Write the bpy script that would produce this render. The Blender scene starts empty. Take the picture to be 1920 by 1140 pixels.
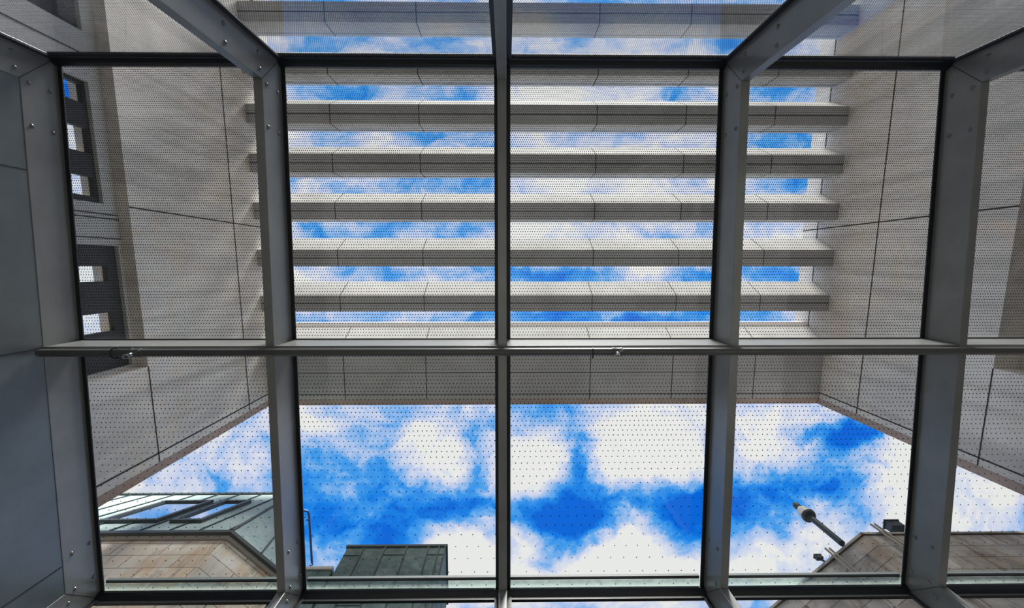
import bpy, math, random
from mathutils import Vector, Matrix
random.seed(4)
S = bpy.context.scene
COL = S.collection

# ------------------------------------------------------------------ camera, sky, sun, exposure
# x = right, y = towards the old town side (down in the photo), z = up.
EYE = 1.5                                   # the camera lies on the floor of the glazed link, looking up
F = 853.0                                   # focal length in px of a 1920 px wide frame
CX, CY = 960.0, 570.0
_z = Vector(((950 - CX) / F, (497 - CY) / F, 1)).normalized()      # the zenith seen from the camera
_x = (Vector((1, 0, 0)) - _z[0] * _z).normalized()
_y = _z.cross(_x)
def ray(px, py):
    d = Vector(((px - CX) / F, (py - CY) / F, 1))
    return Vector((_x.dot(d), _y.dot(d), _z.dot(d)))
cam = bpy.data.cameras.new('camera'); cam.sensor_width = 36; cam.lens = 36 * F / 1920
cam.clip_start = .01; cam.clip_end = 1000
camo = bpy.data.objects.new('camera', cam); COL.objects.link(camo); S.camera = camo
right = Vector((_x[0], _y[0], _z[0])); down = Vector((_x[1], _y[1], _z[1])); fwd = Vector((_x[2], _y[2], _z[2]))
m3 = Matrix((right, -down, -fwd)).transposed()
camo.matrix_world = Matrix.Translation((0, 0, EYE)) @ m3.to_4x4()

S.view_settings.view_transform = 'Standard'; S.view_settings.look = 'None'
S.view_settings.exposure = 0.0; S.view_settings.gamma = 1.0; S.view_settings.use_curve_mapping = False

sun = bpy.data.lights.new('sun', 'SUN'); sun.energy = 9.5; sun.angle = math.radians(20); sun.color = (1, .96, .9)
suno = bpy.data.objects.new('sun', sun); COL.objects.link(suno)
SUN_DIR = Vector((.09, -.70, .71)).normalized()
suno.rotation_euler = (SUN_DIR).to_track_quat('Z', 'Y').to_euler(); suno.location = (10, -30, 40)

# node helper ---------------------------------------------------------------------------------
class NT:
    def __init__(s, tree): s.t = tree; s.n = tree.nodes; s.l = tree.links
    def new(s, typ, **kw):
        n = s.n.new(typ)
        for k, v in kw.items():
            if k == 'ins':
                for a, b in v.items(): s.put(n.inputs[a], b)
            else: setattr(n, k, v)
        return n
    def put(s, sock, v):
        if isinstance(v, bpy.types.NodeSocket): s.l.new(v, sock)
        else: sock.default_value = v
    def math(s, op, a, b=0.0, c=0.0, clamp=False):
        n = s.n.new('ShaderNodeMath'); n.operation = op; n.use_clamp = clamp
        s.put(n.inputs[0], a); s.put(n.inputs[1], b); s.put(n.inputs[2], c)
        return n.outputs[0]
    def vec(s, op, a, b=(0, 0, 0)):
        n = s.n.new('ShaderNodeVectorMath'); n.operation = op
        s.put(n.inputs[0], a); s.put(n.inputs[1], b)
        return n.outputs['Value'] if op in ('LENGTH', 'DOT_PRODUCT') else n.outputs[0]
    def noise(s, vec, scale, detail=4, rough=.55, dist=0.0):
        n = s.n.new('ShaderNodeTexNoise'); s.put(n.inputs['Vector'], vec)
        n.inputs['Scale'].default_value = scale; n.inputs['Detail'].default_value = detail
        n.inputs['Roughness'].default_value = rough; n.inputs['Distortion'].default_value = dist
        return n
    def ramp(s, fac, stops):
        n = s.n.new('ShaderNodeValToRGB'); s.put(n.inputs[0], fac)
        cr = n.color_ramp
        while len(cr.elements) < len(stops): cr.elements.new(.5)
        for e, (p, c) in zip(cr.elements, stops):
            e.position = p; e.color = (c[0], c[1], c[2], 1)
        return n.outputs[0]
    def mix(s, fac, a, b, mode='MIX'):
        n = s.n.new('ShaderNodeMix'); n.data_type = 'RGBA'; n.blend_type = mode
        s.put(n.inputs[0], fac)
        s.put(n.inputs[6], a if isinstance(a, bpy.types.NodeSocket) else (*a[:3], 1))
        s.put(n.inputs[7], b if isinstance(b, bpy.types.NodeSocket) else (*b[:3], 1))
        return n.outputs[2]

def srgb(r, g, b):
    f = lambda c: (c / 255 / 12.92) if c / 255 <= .04045 else ((c / 255 + .055) / 1.055) ** 2.4
    return (f(r), f(g), f(b))

# the sky: clouds placed by direction (all around the dome) and broken up by noise
W = bpy.data.worlds.new('sky'); S.world = W; W.use_nodes = True
w = NT(W.node_tree); W.node_tree.nodes.clear()
tc = w.new('ShaderNodeTexCoord').outputs['Generated']
sep = w.new('ShaderNodeSeparateXYZ', ins={0: tc})
zc = w.math('MAXIMUM', sep.outputs[2], .12)
P = w.new('ShaderNodeCombineXYZ', ins={0: w.math('DIVIDE', sep.outputs[0], zc), 1: w.math('DIVIDE', sep.outputs[1], zc), 2: 0.0}).outputs[0]
warp = w.vec('SCALE', w.vec('SUBTRACT', w.noise(P, 5.0, 3, .5).outputs['Color'], (.5, .5, .5)))
warp.node.inputs['Scale'].default_value = .09
warp2 = w.vec('SCALE', w.vec('SUBTRACT', w.noise(P, 15.0, 8, .68).outputs['Color'], (.5, .5, .5)))
warp2.node.inputs['Scale'].default_value = .075
PW = w.vec('ADD', w.vec('ADD', P, warp), warp2)
# (x, y, radius x, radius y, weight): + white cloud, - clear blue.  pixel-sized numbers / F, seen from the zenith
BL = [(600, 785, 55, 28, .9), (815, 850, 80, 62, .75), (1000, 870, 55, 70, .8), (990, 925, 55, 30, .4), (1210, 850, 95, 85, 1.0),
      (1130, 800, 40, 30, .3), (1290, 830, 45, 45, .4), (730, 850, 38, 45, -.75), (690, 905, 100, 30, -.35), (650, 985, 110, 50, -.9), (790, 990, 90, 40, -.55),
      (1045, 775, 70, 22, -.4), (1085, 860, 22, 60, -.75), (888, 850, 22, 55, -.5), (1060, 985, 90, 42, -1.0), (1200, 935, 110, 26, -.9), (1290, 980, 40, 55, -.9),
      (880, 950, 90, 26, -.5), (915, 1010, 26, 26, -.45),
      (870, 1060, 85, 62, 1.5), (1185, 1065, 95, 72, 1.6), (985, 1020, 30, 24, .7), (970, 1085, 160, 26, .9), (1280, 1090, 60, 30, .4),
      (1440, 790, 60, 50, .5), (1530, 808, 60, 20, -.7), (1620, 812, 70, 24, -.8), (1440, 850, 70, 26, .3), (1535, 912, 60, 28, -.95), (1430, 925, 45, 30, -.5),
      (1660, 910, 55, 80, .8), (1480, 990, 30, 70, -.15), (1400, 1060, 70, 50, .6), (1560, 990, 60, 40, .2), (1680, 840, 22, 20, .3),
      (400, 870, 90, 60, .45), (400, 905, 60, 18, -.35), (300, 905, 60, 40, .4), (1840, 940, 90, 90, 1.0),
      (690, 175, 90, 22, -.55), (1260, 178, 30, 26, -.5), (1440, 172, 40, 30, -.75), (800, 262, 70, 22, -.4), (1465, 262, 70, 30, -1.0), (1170, 262, 30, 16, -.25),
      (905, 350, 95, 22, -.6), (790, 345, 35, 20, -.4), (1460, 350, 60, 26, -.75), (880, 435, 60, 24, -.8), (1200, 435, 55, 20, -.35), (1450, 432, 60, 24, -.65), (600, 440, 50, 20, -.3),
      (820, 515, 130, 18, -.7), (1050, 515, 90, 16, -.6), (1290, 515, 50, 16, -.6), (1440, 515, 60, 18, -.8), (700, 600, 130, 18, -.65), (1100, 600, 170, 20, -1.0), (1440, 600, 60, 16, -.6), (860, 600, 40, 16, .3),
      (600, 85, 70, 26, -.25), (1390, 90, 40, 22, -.9), (1100, 90, 150, 30, .3), (1000, 170, 120, 30, .35), (1100, 300, 120, 90, .3),
      (1000, 380, 560, 240, .34), (730, 930, 150, 70, -.3), (1130, 965, 190, 50, -.5), (1190, 930, 250, 40, -.3), (140, 175, 30, 24, -1.6), (155, 262, 40, 26, .5), (160, 345, 40, 30, .4), (190, 560, 60, 80, .4)]
acc = None
for (px, py, rx, ry, wt) in BL:
    r = ray(px, py); cx, cy = r.x / r.z, r.y / r.z
    d = w.vec('MULTIPLY', w.vec('SUBTRACT', PW, (cx, cy, 0)), (F / rx, F / ry, 0))
    wt *= .62 if wt < 0 else .72
    e = w.math('EXPONENT', w.math('MULTIPLY', w.vec('DOT_PRODUCT', d, d), -.75))
    acc = w.math('MULTIPLY_ADD', e, wt, acc if acc is not None else .50)
nz = w.math('SUBTRACT', w.noise(w.vec('MULTIPLY', PW, (1.0, 1.25, 1)), 5.0, 12, .66, .3).outputs[0], .5)
nz2 = w.math('SUBTRACT', w.noise(PW, 2.2, 3, .5).outputs[0], .5)
msk = w.math('ADD', w.math('MULTIPLY_ADD', nz, 3.2, acc), w.math('MULTIPLY', nz2, .35))
skyc = w.ramp(w.math('MULTIPLY_ADD', msk, .72, .17, clamp=True), [(0.0, srgb(0, 104, 224)), (.18, srgb(22, 134, 238)), (.36, srgb(74, 164, 244)), (.50, srgb(150, 192, 245)), (.66, srgb(208, 217, 246)), (.86, srgb(245, 243, 241))])
hz = w.math('MULTIPLY', w.math('SUBTRACT', .30, sep.outputs[2]), 6.0, clamp=True)
skyc = w.mix(hz, skyc, (1.45, 1.45, 1.42))
bg = w.new('ShaderNodeBackground', ins={'Color': skyc, 'Strength': 1.0})
out = w.new('ShaderNodeOutputWorld', ins={0: bg.outputs[0]})

# ------------------------------------------------------------------ materials
def mat(name):
    m = bpy.data.materials.new(name); m.use_nodes = True; m.node_tree.nodes.clear()
    return m, NT(m.node_tree)
def finish(m, n, bsdf):
    o = n.n.new('ShaderNodeOutputMaterial'); n.l.new(bsdf, o.inputs[0]); return m
def pos(n): return n.new('ShaderNodeNewGeometry').outputs['Position']
def princ(n, col, rough=.6, metal=0.0, spec=.5, bump=None, bstr=.2):
    b = n.n.new('ShaderNodeBsdfPrincipled')
    n.put(b.inputs['Base Color'], col if isinstance(col, bpy.types.NodeSocket) else (*col, 1))
    n.put(b.inputs['Roughness'], rough); n.put(b.inputs['Metallic'], metal); b.inputs['Specular IOR Level'].default_value = spec
    if bump is not None:
        bn = n.new('ShaderNodeBump', ins={'Height': bump, 'Strength': bstr, 'Distance': .02}); n.l.new(bn.outputs[0], b.inputs['Normal'])
    return b.outputs[0]
def simple(name, rgb, rough=.6, metal=0.0, var=.12, scale=8.0, spec=.5):
    m, n = mat(name); c = srgb(*rgb)
    nz = n.noise(pos(n), scale, 5)
    col = n.mix(nz.outputs[0], [x * (1 - var) for x in c], [x * (1 + var) for x in c])
    return finish(m, n, princ(n, col, rough, metal, spec))

def steel(name, rgb, rough=.34, metal=.55):
    m, n = mat(name); p = pos(n); c = srgb(*rgb)
    a = n.noise(p, 220.0, 3, .7).outputs[0]; b = n.noise(p, 2.5, 4, .6).outputs[0]
    f = n.math('MULTIPLY_ADD', a, .35, n.math('MULTIPLY', b, .65))
    col = n.ramp(f, [(.3, [x * .82 for x in c]), (.7, [x * 1.18 for x in c])])
    st = n.vec('MULTIPLY', p, (3, 3, 70))
    ru = n.math('MULTIPLY_ADD', n.noise(st, 1.0, 2).outputs[0], .04, rough - .02)
    return finish(m, n, princ(n, col, ru, metal, .5))

def concrete(name, rgb, warm=.35, stain=.5):
    m, n = mat(name); p = pos(n); c = srgb(*rgb)
    big = n.noise(p, .28, 5, .6, .6).outputs[0]; fine = n.noise(p, 9.0, 6, .7).outputs[0]
    base = n.ramp(n.math('MULTIPLY_ADD', fine, .3, n.math('MULTIPLY', big, .7)), [(.3, [x * .74 for x in c]), (.68, [x * 1.15 for x in c])])
    rust = n.ramp(n.noise(p, .55, 6, .7, .8).outputs[0], [(.52, (0, 0, 0)), (.72, (1, 1, 1))])
    base = n.mix(n.math('MULTIPLY', rust, warm), base, [c[0] * 1.12, c[1] * .86, c[2] * .60])
    streak = n.noise(n.vec('MULTIPLY', p, (1.0, 1.6, .10)), 1.0, 5, .62, .3).outputs[0]
    sk = n.ramp(streak, [(.36, (1, 1, 1)), (.56, (0, 0, 0))])
    base = n.mix(n.math('MULTIPLY', sk, stain), base, [x * .42 for x in c])
    return finish(m, n, princ(n, base, .9, 0, .2, fine, .15))

def stone(name, light, dark, warm, bw=1.6, bh=.62, wx=1.0, wy=.0):
    m, n = mat(name); p = pos(n)
    s = n.new('ShaderNodeSeparateXYZ', ins={0: p})
    h = n.math('ADD', n.math('MULTIPLY', s.outputs[0], wx), n.math('MULTIPLY', s.outputs[1], wy))
    v = n.new('ShaderNodeCombineXYZ', ins={0: h, 1: s.outputs[2], 2: 0.0}).outputs[0]
    bt = n.n.new('ShaderNodeTexBrick'); n.put(bt.inputs['Vector'], v)
    bt.inputs['Scale'].default_value = 1.0; bt.inputs['Brick Width'].default_value = bw; bt.inputs['Row Height'].default_value = bh
    bt.inputs['Mortar Size'].default_value = .014; bt.inputs['Mortar Smooth'].default_value = .2
    bt.inputs['Color1'].default_value = (.8, .8, .8, 1); bt.inputs['Color2'].default_value = (1, 1, 1, 1); bt.inputs['Mortar'].default_value = (.3, .3, .3, 1)
    a = n.noise(p, .8, 7, .65, .5).outputs[0]; b = n.noise(n.vec('MULTIPLY', p, (1.3, 1.3, .28)), 1.4, 7, .68, 1.2).outputs[0]
    c0 = n.ramp(a, [(.32, dark), (.62, light)])
    rust = n.ramp(b, [(.48, (0, 0, 0)), (.68, (1, 1, 1))])
    c1 = n.mix(n.math('MULTIPLY', rust, .6), c0, warm)
    soot = n.ramp(n.noise(n.vec('MULTIPLY', p, (1.1, 1.1, .22)), 2.3, 6, .7, .8).outputs[0], [(.52, (1, 1, 1)), (.72, (.38, .34, .31))])
    c2 = n.mix(1.0, c1, soot, 'MULTIPLY')
    c3 = n.mix(1.0, c2, bt.outputs['Color'], 'MULTIPLY')
    return finish(m, n, princ(n, c3, .9, 0, .2, n.math('ADD', a, b), .3))

def copper(name, a, b, c):
    m, n = mat(name); p = pos(n)
    x = n.noise(p, .9, 6, .65, .5).outputs[0]; y = n.noise(p, 6.0, 6, .7).outputs[0]
    f = n.math('MULTIPLY_ADD', y, .4, n.math('MULTIPLY', x, .6))
    return finish(m, n, princ(n, n.ramp(f, [(.34, a), (.5, b), (.64, c)]), .62, .15, .4))

def glass(name, tint=(.97, .985, .985), film=0.0, filmc=(.8, .8, .8), r0=.035):
    m, n = mat(name)
    g = n.new('ShaderNodeNewGeometry')
    cs = n.math('ABSOLUTE', n.vec('DOT_PRODUCT', g.outputs['Incoming'], g.outputs['Normal']))
    sch = n.math('MULTIPLY_ADD', n.math('POWER', n.math('SUBTRACT', 1.0, cs), 5.0), 1 - r0, r0)
    tr = n.new('ShaderNodeBsdfTransparent', ins={0: (*tint, 1)}).outputs[0]
    if film:
        df = n.new('ShaderNodeBsdfTranslucent', ins={0: (*filmc, 1)}).outputs[0]
        dirt = n.math('MULTIPLY', n.ramp(n.noise(pos(n), 14.0, 5, .7).outputs[0], [(.35, (.5, .5, .5)), (.7, (1.3, 1.3, 1.3))]), film)
        mx = n.new('ShaderNodeMixShader', ins={0: dirt}); n.l.new(tr, mx.inputs[1]); n.l.new(df, mx.inputs[2]); tr = mx.outputs[0]
    gl = n.new('ShaderNodeBsdfGlossy', ins={0: (1, 1, 1, 1), 'Roughness': .02}).outputs[0]
    mx = n.new('ShaderNodeMixShader', ins={0: sch}); n.l.new(tr, mx.inputs[1]); n.l.new(gl, mx.inputs[2])
    return finish(m, n, mx.outputs[0])

M_STEEL = steel('painted_steel', (128, 129, 128), .30, .32)
M_PANEL = steel('panel_steel', (112, 118, 121), .34, .65)
M_RAIL = steel('rail_steel', (84, 84, 84), .42, .25)
M_CLAMP = steel('bright_steel', (190, 190, 190), .25, .8)
M_BOLT = steel('bolt_steel', (120, 120, 122), .3, .8)
M_RUBBER = simple('black_gasket', (22, 24, 30), .45)
M_EAVE = simple('black_anodised', (16, 19, 24), .35)
M_SEAM = simple('dark_joint', (26, 26, 28), .8)  # plain dark colour of panel seams, mitre lines and the strip's lower edge
M_CJOINT = simple('concrete_joint', (58, 55, 52), .9)
M_FRIT = simple('ceramic_dots', (30, 26, 38), .5)
M_GLASS = glass('clear_glass')
M_GLASS_EDGE = glass('grey_green_glass', (.80, .90, .86), .28, (.60, .64, .62))
M_WALL = concrete('wall_concrete', (242, 234, 224), .45, .42)
M_BEAMC = concrete('beam_concrete', (204, 202, 198), .05, .12)
M_EDGEC = concrete('worn_edge_concrete', (190, 166, 154), .5, .3)
M_DARKF = simple('dark_frame', (58, 57, 58), .6)
M_STONE = stone('honey_stone', srgb(255, 248, 236), srgb(240, 224, 198), srgb(230, 178, 116))
M_STONE2 = stone('grey_stone', srgb(212, 206, 198), srgb(136, 128, 120), srgb(188, 156, 118), 2.2, .55)
M_STONE3 = stone('grey_stone_side', srgb(212, 206, 198), srgb(136, 128, 120), srgb(188, 156, 118), 2.2, .55, .5, .9)
M_COPPER = copper('pale_copper', srgb(142, 160, 156), srgb(172, 190, 184), srgb(196, 206, 200))
M_COPPER2 = copper('dark_copper', srgb(52, 72, 70), srgb(86, 108, 104), srgb(126, 148, 142))
M_CSEAM = simple('copper_seam', (52, 66, 68), .6)
M_GUTTER = simple('dark_gutter', (62, 70, 72), .5)
M_CORNICE = simple('cornice_stone', (168, 160, 148), .85)
M_COPING = simple('pale_coping', (206, 196, 188), .8)
M_BLUE = steel('blue_steel', (60, 96, 160), .3, .6)
M_GROUND = simple('paving', (46, 45, 44), .9, 0, .2, 1.0)
M_FLOOR = simple('floor_stone', (132, 130, 126), .7, 0, .15, 2.0)
def skyglass(name):
    m, n = mat(name); gl = princ(n, (.78, .84, .92), .04, 1.0); return finish(m, n, gl)
M_SKYG = skyglass('rooflight_glass')
M_LAMP = simple('grey_lantern', (225, 222, 214), .5)

# ------------------------------------------------------------------ mesh building
class MB:
    def __init__(s): s.v = []; s.f = []; s.m = []
    def add(s, vs, fs, mi=0):
        k = len(s.v); s.v += [tuple(q) for q in vs]; s.f += [tuple(k + i for i in f) for f in fs]; s.m += [mi] * len(fs)
    def box(s, x0, x1, y0, y1, z0, z1, mi=0):
        x0, x1 = sorted((x0, x1)); y0, y1 = sorted((y0, y1)); z0, z1 = sorted((z0, z1))
        s.add([(x0, y0, z0), (x1, y0, z0), (x1, y1, z0), (x0, y1, z0), (x0, y0, z1), (x1, y0, z1), (x1, y1, z1), (x0, y1, z1)],
              [(0, 3, 2, 1), (4, 5, 6, 7), (0, 1, 5, 4), (1, 2, 6, 5), (2, 3, 7, 6), (3, 0, 4, 7)], mi)
    def prismx(s, poly, x0, x1, mi=0):                    # poly in (y, z), counter-clockwise seen from +x
        n = len(poly)
        s.add([(x0, y, z) for y, z in poly] + [(x1, y, z) for y, z in poly],
              [tuple(range(n))[::-1], tuple(range(n, 2 * n))] + [(i, (i + 1) % n, n + (i + 1) % n, n + i) for i in range(n)], mi)
    def hexa(s, a, b, mi=0):                              # two matching quads
        s.add(list(a) + list(b), [(3, 2, 1, 0), (4, 5, 6, 7), (0, 1, 5, 4), (1, 2, 6, 5), (2, 3, 7, 6), (3, 0, 4, 7)], mi)
    def bar(s, a, b, wd, ht, up, mi=0):                   # rectangular bar from a to b, ht along up
        a = Vector(a); b = Vector(b); d = (b - a).normalized(); up = Vector(up); up = (up - d * up.dot(d)).normalized(); sd = d.cross(up) * wd / 2; u = up * ht / 2
        s.hexa([a - sd - u, a + sd - u, a + sd + u, a - sd + u], [b - sd - u, b + sd - u, b + sd + u, b - sd + u], mi)
    def lathe(s, a, b, prof, n=16, mi=0):                 # profile of (t along a->b, radius)
        a = Vector(a); b = Vector(b); d = b - a; L = d.length; d.normalize()
        t = Vector((1, 0, 0)) if abs(d.x) < .8 else Vector((0, 1, 0)); u = d.cross(t).normalized(); v = d.cross(u)
        vs = []; fs = []
        for (tt, r) in prof:
            for i in range(n):
                an = 2 * math.pi * i / n; vs.append(a + d * (tt * L) + u * (r * math.cos(an)) + v * (r * math.sin(an)))
        for j in range(len(prof) - 1):
            for i in range(n): fs.append((j * n + i, j * n + (i + 1) % n, (j + 1) * n + (i + 1) % n, (j + 1) * n + i))
        fs.append(tuple(range(n))[::-1]); fs.append(tuple((len(prof) - 1) * n + i for i in range(n)))
        s.add(vs, fs, mi)
    def tube(s, a, b, r, n=16, mi=0): s.lathe(a, b, [(0, r), (1, r)], n, mi)
    def path(s, pts, r, n=12, mi=0):
        for a, b in zip(pts[:-1], pts[1:]): s.tube(a, b, r, n, mi)
        for p in pts[1:-1]: s.ball(p, r * 1.02, n, mi)
    def ball(s, c, r, n=12, mi=0, sc=(1, 1, 1)):
        c = Vector(c); prof = []
        vs = []; fs = []; m_ = n // 2
        for j in range(1, m_):
            th = math.pi * j / m_
            for i in range(n):
                an = 2 * math.pi * i / n; vs.append(c + Vector((r * sc[0] * math.sin(th) * math.cos(an), r * sc[1] * math.sin(th) * math.sin(an), r * sc[2] * math.cos(th))))
        k = len(vs); vs += [c + Vector((0, 0, r * sc[2])), c - Vector((0, 0, r * sc[2]))]
        for j in range(m_ - 2):
            for i in range(n): fs.append((j * n + i, (j + 1) * n + i, (j + 1) * n + (i + 1) % n, j * n + (i + 1) % n))
        for i in range(n):
            fs.append((k, i, (i + 1) % n)); b = (m_ - 2) * n; fs.append((k + 1, b + (i + 1) % n, b + i))
        s.add(vs, fs, mi)
    def shear(s, k=.062):
        s.v = [(x, y, z + k * y) for x, y, z in s.v]; return s
    def build(s, name, mats, parent=None, smooth=False, bevel=0.0):
        if not isinstance(mats, (list, tuple)): mats = [mats]
        xs, ys, zs = zip(*s.v)
        c = Vector(((min(xs) + max(xs)) / 2, (min(ys) + max(ys)) / 2, min(zs)))
        me = bpy.data.meshes.new(name); me.from_pydata([(x - c.x, y - c.y, z - c.z) for x, y, z in s.v], [], s.f)
        for m_ in mats: me.materials.append(m_)
        me.polygons.foreach_set('material_index', s.m)
        if smooth: me.polygons.foreach_set('use_smooth', [True] * len(s.f))
        me.update()
        o = bpy.data.objects.new(name, me); COL.objects.link(o)
        o.location = c + Vector((0, 0, EYE))
        if parent is not None:
            q = parent
            off = Vector((0, 0, 0))
            while q is not None: off += q.location; q = q.parent
            o.parent = parent; o.location = o.location - off
        if smooth:
            md = o.modifiers.new('edges', 'EDGE_SPLIT'); md.split_angle = math.radians(35)
        if bevel:
            md = o.modifiers.new('bevel', 'BEVEL'); md.width = bevel; md.segments = 2; md.limit_method = 'ANGLE'
        return o
def tag(o, label=None, cat=None, group=None, kind=None):
    for k, v in (('label', label), ('category', cat), ('group', group), ('kind', kind)):
        if v: o[k] = v
    return o
def empty(name, p, label=None, cat=None, group=None, kind=None):
    o = bpy.data.objects.new(name, None); COL.objects.link(o); o.empty_display_size = .2
    o.location = Vector(p) + Vector((0, 0, EYE)); return tag(o, label, cat, group, kind)
def at(px, py, z=None, x=None, y=None):                   # the place seen at a pixel, at a height / on a wall plane
    r = ray(px, py)
    t = z / r.z if z is not None else (x / r.x if x is not None else y / r.y)
    return r * t

# ================================================================== the glazed link
ZG, ZB, ZF = 4.30, 3.95, -EYE           # roof glass, underside of the frames, floor (heights above the camera)
Y0, Y1 = -1.83, 3.27                    # planes of the two glass walls
YI0, YI1 = -1.545, 2.985                # inner faces of the wall columns
FW = .075
XL_END = -4.02
f = MB(); f.box(XL_END - .02, 6.3, Y0 - .1, Y1 + .1, ZF - .2, ZF); tag(f.build('floor', M_FLOOR), kind='structure')
g = MB(); g.box(-800, 800, -800, 800, ZF - .6, ZF - .22); tag(g.build('ground', M_GROUND), 'grey paved ground around the glazed link', 'ground', kind='structure')

# end wall of metal panels
XW = XL_END - .004
wl = MB(); wl.box(XL_END - .25, XW, Y0 - .02, Y1 + .02, ZF, ZB - .004)
for (px, py) in ((48, 318), (60, 656), (120, 1060)):
    yy = at(px, py, x=XW).y; wl.box(XW - .002, XW + .0025, yy - .005, yy + .005, ZF, ZB - .01, 1)
tag(wl.build('wall_left', [M_PANEL, M_SEAM]), kind='structure')

# portal frames
BOLTS_BEAM = [(500, 158), (520, 174), (503, 238), (523, 251), (557, 1016), (541, 1035), (561, 1078), (544, 1101)]
BOLTS_COL = [(419, 44), (422, 80), (484, 97), (487, 129), (538, 1128)]
bolt_bm = MB(); bolt_bm.lathe((0, 0, 0), (.012, 0, 0), [(0, .019), (.15, .019), (.6, .016), (1, .008)], 14)
bolt_bm.lathe((.011, 0, 0), (.0135, 0, 0), [(0, .006), (1, .005)], 6)
def frame(x0, face, label, seg='both'):
    """x0 = left side of the frame; face = sides that carry bolt heads"""
    x1 = x0 + FW
    root = empty('portal_frame', ((x0 + x1) / 2, (Y0 + Y1) / 2, ZF), label, 'steel frame', 'steel portal frames of the glazed link')
    yo0, yo1, zt = Y0 - .02, Y1 + .02, ZG - .012
    b = MB(); b.prismx([(YI0, ZB), (YI1, ZB), (yo1, zt), (yo0, zt)], x0, x1)
    b.build('roof_beam', M_STEEL, root, bevel=.003)
    c = MB(); c.prismx([(yo0, ZF), (YI0, ZF), (YI0, ZB), (yo0, zt)], x0, x1); c.build('wall_column', M_STEEL, root, bevel=.003)
    c = MB(); c.prismx([(YI1, ZF), (yo1, ZF), (yo1, zt), (YI1, ZB)], x0, x1); c.build('wall_column', M_STEEL, root, bevel=.003)
    for sd in face:
        X = x1 if sd > 0 else x0
        for lst in (BOLTS_BEAM, BOLTS_COL):
            for (px, py) in lst:
                q = at(px, py, x=-2.03)
                bm = MB(); bm.v = [(X + sd * vx - sd * .0005, q.y + vy, q.z + vz) for vx, vy, vz in bolt_bm.v]; bm.f = bolt_bm.f if sd > 0 else [t[::-1] for t in bolt_bm.f]; bm.m = bolt_bm.m
                bm.build('bolt', M_BOLT, root)
        for (ya, yb) in ((YI0, yo0), (YI1, yo1)):           # the mitred joint
            j = MB(); j.bar((X, ya, ZB), (X, yb, zt), .004, .002, (1, 0, 0)); j.build('mitre_joint', M_SEAM, root)
    return root
FX = [XL_END - FW, -2.105, -.076, 1.975, 4.017]
frame(FX[0], (1,), 'grey steel frame lying against the metal panel wall at the left end')
frame(FX[1], (1,), 'grey steel frame between the far left bay and middle bays, bolted right side')
frame(FX[2], (), 'middle grey steel frame, seen edge on as a narrow upright bar')
frame(FX[3], (-1,), 'grey steel frame right of the sky filled middle bays, bolted left side')
frame(FX[4], (-1,), 'rightmost grey steel frame, with its broad bolted left side showing')

# eave rails and purlins, one length per bay
BAYS = [(FX[i] + FW, FX[i + 1]) for i in range(4)] + [(FX[4] + FW, 6.06)]
BN = ['far left bay', 'bay left of the middle frame', 'bay right of the middle frame', 'second bay from the right edge', 'bay at the right edge']
YP0 = .705
for i, (xa, xb) in enumerate(BAYS):
    for (yy, sgn, nm) in ((Y0, 1, 'by the louvred building'), (Y1, -1, 'by the old stone houses')):
        e = MB()
        e.prismx([(yy - .03 * sgn, ZG - .012), (yy - .03 * sgn, ZG - .10), (yy + .012 * sgn, ZG - .10), (yy + .045 * sgn, ZG - .07), (yy + .06 * sgn, ZG - .04), (yy + .06 * sgn, ZG - .012)][::(-1 if sgn < 0 else 1)], xa + .001, xb - .001)
        e.box(xa + .001, xb - .001, yy + .012 * sgn, yy + .02 * sgn, ZG - .125, ZG - .10)
        tag(e.build('eave_rail', M_EAVE), 'black eave rail %s, %s' % (nm, BN[i]), 'rail', 'black eave rails')
    p = MB(); p.box(xa + .001, xb - .001, YP0, YP0 + FW, ZB + .004, ZG - .016)
    tag(p.build('purlin', M_STEEL, bevel=.003), 'flat grey cross member behind the long pipe, %s' % BN[i], 'steel beam', 'cross members behind the pipe')

# glass: dots get wider apart from the louvred side to the old town side
TAB = [(-.43, .0138), (-.40, .0150), (-.34, .0170), (.15, .0262), (.20, .0275), (.32, .0400), (.37, .0452), (.41, .0510), (.52, .079), (.57, .083), (.61, .112), (.66, .118), (.70, .146), (.80, .165)]
def spacing(t):
    if t <= TAB[0][0]: return TAB[0][1]
    for (a, sa), (b, sb) in zip(TAB[:-1], TAB[1:]):
        if t <= b: return sa + (sb - sa) * (t - a) / (b - a)
    return TAB[-1][1]
ROWS = []
y = Y0 + .03; k = 0; sp = spacing(y / ZG)
while y < Y1 - .03:
    if k % 2 == 0: sp = spacing(y / ZG)
    ROWS.append((y, sp, k % 2)); y += sp * 1.10; k += 1
NG = 6
CIRC = [(math.cos(2 * math.pi * i / NG), math.sin(2 * math.pi * i / NG)) for i in range(NG)]
RD = .0062
def pane(name, xa, xb, ya, yb, label, edge=False):
    root = empty(name, ((xa + xb) / 2, (ya + yb) / 2, ZG), label, 'glass panel', 'dotted roof glass panels')
    gl = MB(); gl.box(xa + .02, xb - .02, ya, yb, ZG, ZG + .012)
    rmax = .0052
    for (y, sp, odd) in ROWS:
        if not (ya + .012 < y < yb - .012): continue
        n0 = math.ceil((xa + .03) / sp); x = n0 * sp + (sp / 2 if odd else 0)
        r = .0047 if sp < .018 else (.0054 if sp < .034 else RD)
        while x < xb - .03:
            gl.add([(x + r * c, y - r * s_, ZG - .0012) for c, s_ in CIRC], [tuple(range(NG))], 1); x += sp
    gl.build('glass_pane', [M_GLASS, M_FRIT], root)
    k = MB(); w_ = .036
    ye = yb if yb < 2 else Y1 - .03
    k.box(xa - .0, xa + w_, ya, ye, ZG - .016, ZG - .004); k.box(xb - w_, xb, ya, ye, ZG - .016, ZG - .004)
    k.build('gasket', M_RUBBER, root)
    return root
YE0 = 3.10; 
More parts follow.
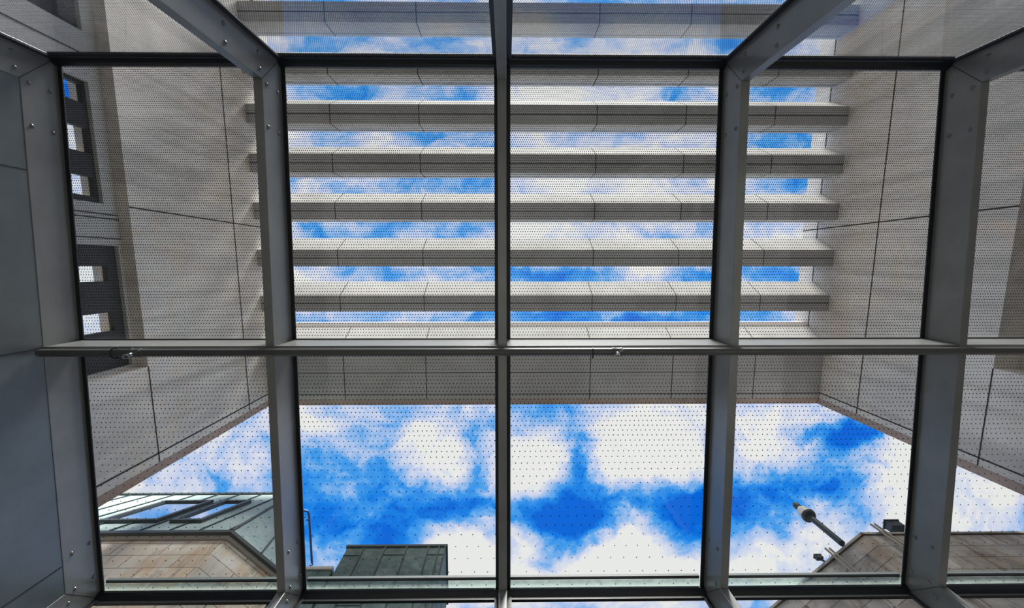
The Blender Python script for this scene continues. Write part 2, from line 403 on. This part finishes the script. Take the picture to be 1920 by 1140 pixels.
for i, (xa, xb) in enumerate(BAYS):
    pane('roof_glass', xa, xb, Y0 + .02, YP0 - .002, 'densely dotted roof glass under the concrete louvres, %s' % BN[i])
    r2 = pane('roof_glass', xa, xb, YP0 + .002, 3.105, 'sparsely dotted roof glass below the long pipe, %s' % BN[i])
    s_ = MB(); s_.box(xa + .036, xb - .036, 3.118, 3.138, ZG + .0135, ZG + .045)
    s_.box(xa + .036, xb - .036, 3.138, 3.150, ZG + .0135, ZG + .05, 1); s_.build('glass_edge_strip', [M_GUTTER, M_SEAM], r2)
    s_ = MB(); s_.box(xa + .02, xb - .02, 3.151, Y1 - .005, ZG, ZG + .012)
    x = xa + .07
    while x < xb - .04:
        s_.add([(x + RD * c, 3.19 - RD * q, ZG - .0012) for c, q in CIRC], [tuple(range(NG))], 1); x += .146
    s_.build('edge_glass', [M_GLASS_EDGE, M_FRIT], r2)
    k = MB(); k.box(xa, xb, YP0 - .012, YP0 - .0005, ZG - .02, ZG - .004); k.build('gasket', M_RUBBER, r2)
    for (yy, nm, far) in ((Y0, 'upright glass wall toward the louvred building', True), (Y1, 'upright glass wall toward the old houses', False)):
        root = empty('wall_glass', ((xa + xb) / 2, yy, ZF), '%s, %s' % (nm, BN[i]), 'glass wall', 'upright glass wall panels')
        gl = MB(); gl.box(xa + .02, xb - .02, yy - .006, yy + .006, ZF, ZG - .10)
        if far:
            z = ZG - .12; k = 0
            while z > 2.75:
                sp = .0165; x = math.ceil((xa + .03) / sp) * sp + (sp / 2 if k % 2 else 0); r = .0046
                while x < xb - .03:
                    gl.add([(x + r * c, yy + .0075, z + r * q) for c, q in CIRC], [tuple(range(NG))], 1); x += sp
                z -= sp * 1.05; k += 1
        gl.build('glass_pane', [M_GLASS, M_FRIT], root)
        s1 = 1 if far else -1
        k = MB(); k.box(xa, xa + .045, yy + .009 * s1, yy + .022 * s1, ZF, ZG - .09); k.box(xb - .045, xb, yy + .009 * s1, yy + .022 * s1, ZF, ZG - .09); k.build('gasket', M_RUBBER, root)

# long pipe with its clips
ZP, YPP, RP = 3.865, .745, .033
root = empty('pipe', (1, YPP, ZP), 'long round grey pipe running left to right under the frames', 'pipe')
p = MB(); p.lathe((-4.0, YPP, ZP), (6.2, YPP, ZP), [(0, .012), (.0012, .026), (.0035, RP), (1, RP)], 28); p.build('tube', M_RAIL, root, smooth=True)
def ring(x, yaw, r=.0375, w_=.010):
    m_ = MB(); d = Vector((math.cos(yaw), math.sin(yaw), 0)) * w_ / 2; c = Vector((x, YPP, ZP))
    m_.lathe(c - d, c + d, [(0, r - .004), (0.1, r), (.9, r), (1, r - .004)], 24); return m_
c = ring(at(1111, 660, z=ZP).x, .0); q = at(1111, 660, z=ZP)
c.box(q.x - .006, q.x + .006, YPP + .02, YPP + .055, ZP - .012, ZP + .0)
tag(c.build('cable_tie', M_RUBBER, smooth=True), 'black strap around the pipe right of the middle frame', 'strap', 'black straps on the pipe')
x = at(216, 660, z=ZP).x
c = MB(); pts = []
for i in range(11):
    a = math.radians(-95 + 190 * i / 10); pts.append((x + .012 - .028 * math.cos(a) , YPP + .046 * math.sin(a), ZP - .034 * math.cos(a) - .004))
c.path(pts, .006, 8); c.ball(pts[0], .010, 10); c.ball(pts[-1], .009, 10)
c.tube(pts[-1], (x + .06, YPP + .046, ZP - .006), .004, 8); c.tube(pts[0], (x + .14, YPP - .042, ZP - .006), .003, 8)
tag(c.build('cable_tie', M_RUBBER, smooth=True), 'curved black strap around the pipe in the far left bay', 'strap', 'black straps on the pipe')
def clamp(px, big, label):
    x = at(px, 661, z=ZP).x
    root = empty('pipe_clamp', (x, YPP, ZP), label, 'clamp', 'bright clamps on the pipe')
    m_ = MB(); m_.lathe((x - .045, YPP, ZP), (x + .045, YPP, ZP), [(0, RP + .001), (.02, RP + .004), (.12, RP + .006), (.2, RP + .003), (.8, RP + .003), (.88, RP + .006), (.98, RP + .004), (1, RP + .001)], 24)
    m_.build('collar', M_RAIL, root, smooth=True)
    m_ = MB(); m_.lathe((x - .008, YPP + .006, ZP - .030), (x - .008, YPP + .006, ZP - .062), [(0, .012), (.5, .012), (.55, .016), (1, .014)], 14)
    m_.build('bolt', M_CLAMP, root, smooth=True)
    m_ = MB(); R = .026 if big else .014; n = 18; cc = Vector((x - (.045 if big else .0), YPP + .022, ZP - .055)); ring_ = []
    for i in range(n + 1):
        a = 2 * math.pi * i / n; ring_.append(cc + Vector((R * math.cos(a), R * .62 * math.sin(a) - R * .25 * math.cos(a), R * .45 * math.sin(a))))
    for a, b in zip(ring_[:-1], ring_[1:]): m_.tube(a, b, .0048 if big else .0055, 8)
    m_.build('eye', M_CLAMP, root, smooth=True)
    m_ = MB(); m_.bar((x - .05, YPP + .03, ZP - .04), (x + .05, YPP - .028, ZP - .034), .012, .006, (0, 0, 1)); m_.build('tab', M_BOLT, root)
clamp(255, True, 'bright clamp with a large open eye on the pipe, far left bay')
clamp(1157, False, 'small bright clamp on the pipe right of the middle frame')

# ================================================================== concrete building with louvres over the courtyard
H = 22.0; XL, XR, YE = -11.9, 15.85, 7.05
ZT, ZC1, ZC2 = 24.5, 23.36, 20.3
def gx(m_, x, sd, y0, y1, z0, z1, mi=1, t=.012):            # a joint line on a wall face
    m_.box(x - t, x + t, y0, y1, z0, z1, mi)
# left wall
ZS = 14.8; YR = 3.36
root = empty('concrete_wall', (XL - .5, -8, ZF), 'left side wall of the louvred concrete building, with dark openings low down', 'building wall')
m_ = MB(); m_.box(XL - 1.4, XL, -30, YE - .33, ZS, ZT); m_.box(XL - 1.4, XL, YR, YE - .33, ZF - .2, ZS)
for (y0, y1, z0, z1) in ((-30, YE - .33, ZC1 - .03, ZC1 + .03), (-30, YE - .33, ZC2 - .025, ZC2 + .025), (-1.84, -1.80, ZS, ZT), (6.38, 6.43, ZF, H), (YR, YE - .33, ZS - .02, ZS + .02), (-12.3, -12.26, ZS, ZT)):
    gx(m_, XL, 1, y0, y1, z0, z1)
m_.shear().build('upper_wall', [M_WALL, M_CJOINT], root)
XB = XL - .38
m_ = MB()
OPEN = [(-30, -6.75, 9.0, 14.35), (-5.36, -1.86, 9.0, 14.33), (-.60, 3.25, 9.0, 14.66)]
ys = [-30, -30, -6.75, -5.36, -1.86, -.60, 3.25, YR - .001]
m_.box(XB - .3, XB, -6.75, -5.36, ZF, ZS); m_.box(XB - .3, XB, -1.86, -.60, ZF, ZS); m_.box(XB - .3, XB, 3.25, YR, ZF, ZS)
for (a, b, z0, z1) in OPEN: m_.box(XB - .3, XB, a, b, z1, ZS); m_.box(XB - .3, XB, a, b, ZF, z0)
for yy in (-6.1, -1.55, -1.42, -.82): gx(m_, XB, 1, yy - .015, yy + .015, ZF, ZS, 1)
m_.shear().build('recessed_wall', [M_BEAMC, M_CJOINT], root)
CELLS = [[(-12.5, -11.8), (-10.6, -9.9), (-8.9, -8.2)], [(-5.25, -4.72), (-4.02, -3.30), (-2.62, -2.05)], [(.03, .50), (1.47, 2.06)]]
for (a, b, z0, z1), cells, zz in zip(OPEN, CELLS, (.12, .10, .36)):
    m_ = MB(); e = [a] + [v for c in cells for v in c] + [b]
    for i in range(0, len(e), 2): m_.box(XB - .28, XB - .12, e[i], e[i + 1], z0, z1)
    for c in cells: m_.box(XB - .28, XB - .12, c[0], c[1], z1 - zz, z1); m_.box(XB - .28, XB - .12, c[0], c[1], z0, z0 + .4)
    o = m_.shear().build('opening_screen', M_DARKF, root)
    m_ = MB()
    for c in cells: m_.box(XB - .21, XB - .2, c[0] + .001, c[1] - .001, z0 + .401, z1 - zz - .001)
    m_.shear().build('glazing', M_GLASS, o)
m_ = MB(); m_.prismx([(YE - .33, ZF), (YE, ZF), (YE, ZT), (YE - .33, ZT)], XL - 1.38, XL - .02); m_.shear().build('worn_end', M_EDGEC, root)
# right wall
ZSR = 14.2; YRR = 3.36
root = empty('concrete_wall', (XR + .5, -8, ZF), 'right side wall of the louvred concrete building, plain grey panels with joint lines', 'building wall')
m_ = MB(); m_.box(XR, XR + 1.4, -30, YE - .33, ZSR, ZT); m_.box(XR, XR + 1.4, YRR, YE - .33, ZF - .2, ZSR)
for (y0, y1, z0, z1) in ((-30, YE - .33, ZC1 - .03, ZC1 + .03), (-30, YE - .33, 19.50, 19.55), (-1.85, -1.80, ZSR, ZT), (6.42, 6.47, ZF, H), (YRR, YE - .33, ZSR - .02, ZSR + .02), (-12.3, -12.26, ZSR, ZT)):
    gx(m_, XR, -1, y0, y1, z0, z1)
m_.shear().build('upper_wall', [M_WALL, M_CJOINT], root)
m_ = MB(); m_.box(XR + .85, XR + 1.15, -30, YRR, ZF, ZSR); m_.box(XR + .84, XR + .86, -1.0, -.6, ZF, ZSR, 1); m_.shear().build('recessed_wall', [M_BEAMC, M_DARKF], root)
m_ = MB(); m_.prismx([(YE - .33, ZF), (YE, ZF), (YE, ZT), (YE - .33, ZT)], XR + .02, XR + 1.38); m_.shear().build('worn_end', M_EDGEC, root)
# railing inside the right recess
m_ = MB()
yy = 1.2
while yy < 3.3:
    m_.tube((XR + .45, yy, 12.0), (XR + .45, yy, 13.3), .022, 6); yy += .22
m_.tube((XR + .45, 1.0, 13.3), (XR + .45, 3.34, 13.3), .035, 8); m_.tube((XR + .45, 1.0, 12.05), (XR + .45, 3.34, 12.05), .03, 8)
m_.shear(); tag(m_.build('railing', M_RUBBER), 'dark upright bar railing in the recess at the far right edge', 'railing')
# louvre beams
LB = [-11.62, -9.45, -7.32, -5.14, -2.93, -.72, 1.47]
NAMES = ['concrete louvre seen only through the upright glass, nearest the top edge', 'concrete louvre straddling the black eave rail at the top',
         'highest full concrete louvre below the black eave rail', 'second concrete louvre below the black eave rail',
         'third concrete louvre below the black eave rail, in the middle of the row', 'fourth concrete louvre below the black eave rail',
         'lowest narrow concrete louvre, just above the thick edge beam']
JX = [at(646 + 153.4 * k, 700, z=H * 1.018).x for k in range(-3, 6)]
for yb, lab in zip(LB, NAMES):
    wd = .84 if yb < -3 else .78
    root = MB(); root.prismx([(yb, H), (yb + wd, H), (yb + wd, H + 1.30), (yb - .62, H + 1.30)], XL + .003, XR - .003)
    for jx in JX:
        if XL < jx < XR:
            root.add([(jx - .02, yb, H - .004), (jx + .02, yb, H - .004), (jx + .02, yb + wd, H - .004), (jx - .02, yb + wd, H - .004)], [(0, 3, 2, 1)], 1)
            root.add([(jx - .02, yb - .004, H), (jx + .02, yb - .004, H), (jx + .02, yb - .623, H + 1.30), (jx - .02, yb - .623, H + 1.30)], [(0, 1, 2, 3)], 1)
            root.add([(jx - .02, yb + wd + .004, H), (jx + .02, yb + wd + .004, H), (jx + .02, yb + wd + .004, H + 1.3), (jx - .02, yb + wd + .004, H + 1.3)], [(3, 2, 1, 0)], 1)
    root.add([(XL + .01, yb + wd * .5 - .02, H - .004), (XR - .01, yb + wd * .5 - .02, H - .004), (XR - .01, yb + wd * .5 + .02, H - .004), (XL + .01, yb + wd * .5 + .02, H - .004)], [(0, 3, 2, 1)], 1)
    root.add([(XL + .01, yb + wd + .004, H + 1.0), (XR - .01, yb + wd + .004, H + 1.0), (XR - .01, yb + wd + .004, H + 1.04), (XL + .01, yb + wd + .004, H + 1.04)], [(3, 2, 1, 0)], 1)
    root.shear(); tag(root.build('louvre_beam', [M_BEAMC, M_CJOINT]), lab, 'concrete beam', 'concrete louvres across the courtyard')
# thick edge beam
root = empty('edge_beam', (2, 5, H), 'thick dark concrete edge beam under the pipe, in front of the open sky', 'concrete beam')
m_ = MB(); YA = 3.86
m_.prismx([(YA, H), (YE - .33, H), (YE - .33, H + 1.6), (YA - .62, H + 1.6), (YA - .62, H + 1.30)], XL + .003, XR - .003)
for jx in JX:
    if XL < jx < XR:
        m_.box(jx - .022, jx + .022, YA, YE - .33, H - .006, H + .004, 1)
        m_.add([(jx - .02, YA - .004, H), (jx + .02, YA - .004, H), (jx + .02, YA - .623, H + 1.30), (jx - .02, YA - .623, H + 1.30)], [(0, 1, 2, 3)], 1)
m_.box(XL + .01, XR - .01, 6.44, 6.48, H - .006, H + .004, 1); m_.box(XL + .01, XR - .01, 5.33, 5.36, H - .006, H + .004, 1)
m_.shear().build('beam_body', [M_BEAMC, M_CJOINT], root)
m_ = MB(); m_.prismx([(YE - .33, H + .03), (YE, H + .12), (YE, H + 1.6), (YE - .33, H + 1.6)], XL + .003, XR - .003); m_.shear().build('worn_rim', M_EDGEC, root)
m_ = MB(); m_.prismx([(YA - .63, H + 1.32), (YA - .60, H + 1.32), (YA - .60, H + 1.75), (YA - .86, H + 1.75), (YA - .86, H + 1.60)], XL + .003, XR - .003); m_.shear().build('white_lip', M_COPING, root)

# ================================================================== old stone house with copper mansard, lower left
HE = 15.0
P0 = at(437, 993, z=HE)
ue = Vector((1, 0, 0)); vb = at(578, 1110, z=HE) - P0; vb.z = 0; vb.normalize()     # along the front and along the side
nf = Vector((0, -1, 0)); ns = Vector((vb.y, -vb.x, 0))                               # outward normals
XFAR = -24.0
root = empty('stone_house', (P0.x - 4, P0.y + 3, ZF), 'honey coloured old stone house with a copper mansard roof and two rooflights, lower left', 'house')
def corner(off):                                             # meeting point of the two faces moved inwards by off
    a = (-nf * off); b = (-ns * off)
    # point P0 + s*ue + a  ==  P0 + t*vb + b
    det = -(ue.x * vb.y - ue.y * vb.x)
    d = b - a; s_ = -(d.x * vb.y - d.y * vb.x) / det
    return P0 + ue * s_ + a
LS = 2.7
def footprint(off, z):
    c = corner(off); A = Vector((XFAR, P0.y + off, z)); B = Vector((c.x, c.y, z)); C = B + vb * max(.35, LS - 1.35 * off); D = C + Vector((-3.0, 3.0, 0))
    return [A, B, C, D]
def loft(m_, o0, z0, o1, z1, mi=0):
    m_.hexa(footprint(o0, z0), footprint(o1, z1), mi)
m_ = MB(); loft(m_, .24, ZF - .2, .24, HE - .25); m_.build('stone_wall', M_STONE, root)
m_ = MB(); loft(m_, .16, HE - .25, .12, HE - .14); m_.build('cornice', M_CORNICE, root)
m_ = MB(); loft(m_, .0, HE - .14, 0.0, HE); m_.build('gutter', M_GUTTER, root)
ZR = 20.78; SL = .30
mo = (ZR - HE) * SL
m_ = MB(); loft(m_, .03, HE + .002, .03 + mo, ZR); 
roof = m_.build('mansard_roof', M_COPPER, root)
m_ = MB(); loft(m_, mo - .03, ZR + .002, mo - .03, ZR + .12); m_.build('ridge_cap', M_CSEAM, root)
m_ = MB(); nr = Vector((0, -1, -SL)).normalized(); vr = Vector((0, SL, 1)).normalized()
nr = vr.cross(Vector((1, 0, 0))).normalized(); nr = nr if nr.y < 0 else -nr
O = P0 + Vector((0, .03, 0))
def onroof(px, py, lift=0.0):
    r = ray(px, py); t = O.dot(nr) / r.dot(nr); return r * t + nr * lift
c0 = corner(.03); c1 = corner(.03 + mo)
def seam(a, b, n_=nr, w_=.05, h_=.05): m_.bar(a + n_ * .02, b + n_ * .02, w_, h_, n_)
xs_seam = [onroof(386, 990).x + k * 1.02 for k in range(-14, 3)]
for k, xs in enumerate(xs_seam):
    if xs < c0.x - .1:
        top = min(ZR, HE + (ZR - HE) * 1.0)
        z1 = ZR
        if xs > c1.x: z1 = HE + (c0.x - xs) / (c0.x - c1.x) * (ZR - HE)
        seam(Vector((xs, O.y, HE)), Vector((xs, O.y + (z1 - HE) * SL, z1)))
m_.bar(Vector((c0.x, c0.y, HE)), Vector((c1.x, c1.y, ZR)), .08, .08, nf + ns)
sv = (Vector((0, 0, 1)) - ns * SL).normalized(); nside = (ns + Vector((0, 0, SL))).normalized()
for k in (1,):
    a = Vector((c0.x, c0.y, HE)) + vb * (1.25 * k); seam(a, a + sv * ((ZR - HE) / sv.z), nside)
m_.build('standing_seam', M_CSEAM, roof)
def skylight(pTR, pBR, wpx_bl, name='rooflight'):
    tr = onroof(*pTR); br = onroof(*pBR); bl = onroof(*wpx_bl)
    x1 = (tr.x + br.x) / 2; x0 = bl.x; z1 = tr.z; z0 = br.z
    def q(x, z, l): return Vector((x, O.y + (z - HE) * SL, z)) + nr * l
    fr = MB(); t = .16
    for (xa, xb, za, zb) in ((x0, x1, z0, z0 + t), (x0, x1, z1 - t, z1), (x0, x0 + t, z0 + t, z1 - t), (x1 - t, x1, z0 + t, z1 - t)):
        fr.hexa([q(xa, za, .0), q(xb, za, .0), q(xb, zb, .0), q(xa, zb, .0)], [q(xa, za, .13), q(xb, za, .13), q(xb, zb, .13), q(xa, zb, .13)])
    o = fr.build(name, M_GUTTER, root)
    p = MB(); p.hexa([q(x0 + t, z0 + t, .03), q(x1 - t, z0 + t, .03), q(x1 - t, z1 - t, .03), q(x0 + t, z1 - t, .03)], [q(x0 + t, z0 + t, .06), q(x1 - t, z0 + t, .06), q(x1 - t, z1 - t, .06), q(x0 + t, z1 - t, .06)])
    p.build('pane', M_SKYG, o)
skylight((394, 943), (301, 981), (186, 981))
skylight((466, 943), (384, 981), (318, 981))
# stone bands on the house side and a low gable peak in the lower strip

# ------------------------------------------------ copper clad stair tower and low parapet
YT = 9.4
tl = at(652, 1027, y=YT); trr = at(836, 1027, y=YT)
root = empty('copper_tower', ((tl.x + trr.x) / 2, YT + 1.5, ZF), 'dark green copper clad tower with upright seams, lower left of the middle frame', 'tower')
m_ = MB(); m_.box(tl.x, trr.x, YT, YT + 2, ZF - .2, tl.z); m_.build('copper_cladding', M_COPPER2, root)
m_ = MB(); m_.box(tl.x - .05, trr.x + .05, YT - .05, YT + 2.05, tl.z, tl.z + .09); m_.build('roof_edge', M_CSEAM, root)
m_ = MB()
sx = [at(p, 1030, y=YT).x for p in (682, 722, 762, 803)] 
for x in sx + [trr.x - .02, trr.x - .22]: m_.box(x - .022, x + .022, YT - .045, YT, ZF, tl.z)
for (a, b, z) in ((tl.x, sx[0], -.42), (sx[1], sx[2], -.40), (sx[3], trr.x, -.40), (sx[0], sx[1], -2.6), (sx[2], sx[3], -2.3), (sx[1], sx[2], -4.2)): m_.box(a, b, YT - .02, YT, tl.z + z - .012, tl.z + z + .012)
m_.build('standing_seam', M_CSEAM, root)
YL = 9.3; a = at(556, 1062, y=YL); b = at(640, 1062, y=YL)
root = empty('low_parapet', ((a.x + b.x) / 2, YL + .5, ZF), 'low copper wall with a pale coping, left of the copper tower', 'wall')
m_ = MB(); m_.box(a.x, tl.x - .06, YL + .05, YL + 1, ZF - .2, a.z - .12); m_.build('copper_cladding', M_COPPER2, root)
m_ = MB(); m_.box(a.x - .03, tl.x - .06, YL, YL + 1.05, a.z - .12, a.z); m_.build('coping', M_COPING, root)
# blue bar outside on the glass
q0 = at(576, 958, z=ZG + .12); q1 = at(583, 1060, z=ZG + .12)
m_ = MB(); zz = ZG + .05
q0 = at(575, 957, z=zz); q1 = at(581, 1059, z=zz)
m_.path([Vector((q0.x - .03, q0.y, zz)), Vector((q0.x + .012, q0.y + .01, zz)), Vector((q0.x + .022, q0.y + .05, zz)), Vector((q1.x + .022, q1.y, zz))], .011, 10)
m_.tube((q1.x + .022, q1.y - .02, zz), (q1.x + .022, q1.y - .02, ZG + .0125), .009, 8); m_.tube((q0.x + .020, q0.y + .08, zz), (q0.x + .020, q0.y + .08, ZG + .0125), .009, 8)
tag(m_.build('grab_rail', M_BLUE, smooth=True), 'slim blue rail lying on the roof glass beside the left steel frame', 'rail')

# ------------------------------------------------ brown stone building, lower right
HR = 14.0
C0 = at(1613, 998, z=HR); sd = at(1510, 1083, z=HR) - C0; sd.z = 0; sd.normalize(); nsd = Vector((sd.y, -sd.x, 0)); nsd = nsd if nsd.x < 0 else -nsd
root = empty('stone_building', (C0.x + 4, C0.y + 3, ZF), 'weathered brown grey stone building at the lower right corner', 'building')
def foot2(o, z):
    base = Vector((C0.x, C0.y, z)); det = sd.y
    tt = (-nsd * o).y
    B = base + Vector((0, o, 0)) + Vector(((-(nsd * o).x * 1.0) * 1.2, 0, 0))
    return [B, Vector((26, B.y, z)), Vector((26, B.y + 12, z)), B + sd * 12]
def loft2(m_, o0, z0, o1, z1): m_.hexa(foot2(o0, z0), foot2(o1, z1))
m_ = MB(); loft2(m_, .05, ZF - .2, .05, HR - .10); o = m_.build('stone_wall', [M_STONE2, M_STONE3], root)
for p_ in o.data.polygons:
    if p_.normal.x < -.3: p_.material_index = 1
m_ = MB(); loft2(m_, 0, HR - .10, 0, HR); m_.build('roof_edge', M_STONE2, root)
def onside(px, py, l=0.0):
    r = ray(px, py); t = C0.dot(nsd) / r.dot(nsd); return r * t + nsd * l
# upright conduits
a = onside(1558, 1035, .12); b = onside(1610, 1082, .12)
def conduit(p, z0, z1, lab):
    m_ = MB()
    for d in (-.07, .07): m_.tube((p.x + d, p.y, z0), (p.x + d, p.y, z1), .035, 8)
    z = z0 + .3
    while z < z1: m_.box(p.x - .11, p.x + .11, p.y - .02, p.y + .05, z, z + .05); z += 1.1
    tag(m_.build('conduit', M_CORNICE), lab, 'pipe', 'upright conduits on the brown stone building')
conduit(a, 8.0, HR + .18, 'pair of thin upright pipes on the brown stone building, near its slanting left edge')
q = at(1655, 996, y=C0.y - .12); conduit(q, 8.0, HR + .25, 'upright pipes on the front of the brown stone building, close to the right steel frame')
# mast with lantern
b0 = onside(1583, 1024, .15); 
ztop = b0.x / (ray(1490, 950).x / ray(1490, 950).z)
zl0 = b0.x / (ray(1519, 974).x / ray(1519, 974).z); zl1 = b0.x / (ray(1500, 958).x / ray(1500, 958).z)
root = empty('lamp_mast', (b0.x, b0.y, HR - 1), 'tall mast with a grey lantern rising from the brown stone building', 'mast')
m_ = MB(); m_.tube((b0.x, b0.y, HR - .05), (b0.x, b0.y, zl0), .10, 14); m_.build('pole', M_CSEAM, root, smooth=True)
m_ = MB(); m_.lathe((b0.x, b0.y, zl0), (b0.x, b0.y, zl1), [(0, .12), (.02, .22), (.12, .25), (.2, .25)], 20); m_.build('lantern_base', M_GUTTER, root, smooth=True)
m_ = MB(); m_.lathe((b0.x, b0.y, zl0), (b0.x, b0.y, zl1), [(.2, .245), (.55, .22), (.9, .15), (1, .11)], 20); m_.build('lantern', M_LAMP, root, smooth=True)
m_ = MB(); m_.lathe((b0.x, b0.y, zl1), (b0.x, b0.y, ztop), [(0, .08), (.2, .12), (.75, .12), (1, .09)], 12); m_.build('finial', M_GUTTER, root, smooth=True)
m_ = MB(); pts = []
for i in range(9):
    an = math.pi * i / 8; pts.append(Vector((b0.x, b0.y, HR + .1)) + (-nsd) * (.0 + .45 * (i / 8)) + Vector((0, 0, .35 * math.sin(an))))
m_.path(pts, .03, 8); m_.build('bracket', M_CSEAM, root, smooth=True)
# small cameras
def seccam(px, py, zz, lab, sz=.16):
    p = at(px, py, z=zz)
    m_ = MB(); m_.box(p.x - sz, p.x + sz, p.y - sz * .6, p.y + sz * .6, zz, zz + sz * 1.2)
    m_.box(p.x - sz * 1.15, p.x + sz * 1.15, p.y - sz * .75, p.y + sz * .75, zz + sz * 1.2, zz + sz * 1.4)
    q_ = p + Vector((.25, .22, -.1)); m_.tube((p.x, p.y, zz + .05), (q_.x + .1, q_.y, HR + .04), .035, 8)
    tag(m_.build('security_camera', M_GUTTER), lab, 'camera', 'small cameras on the brown stone building')
seccam(1538, 1048, HR + .1, 'small dark box camera sticking out from the slanting stone edge', .11)
seccam(1684, 992, HR + .3, 'small pale floodlight camera on top of the stone building beside the right frame', .22)
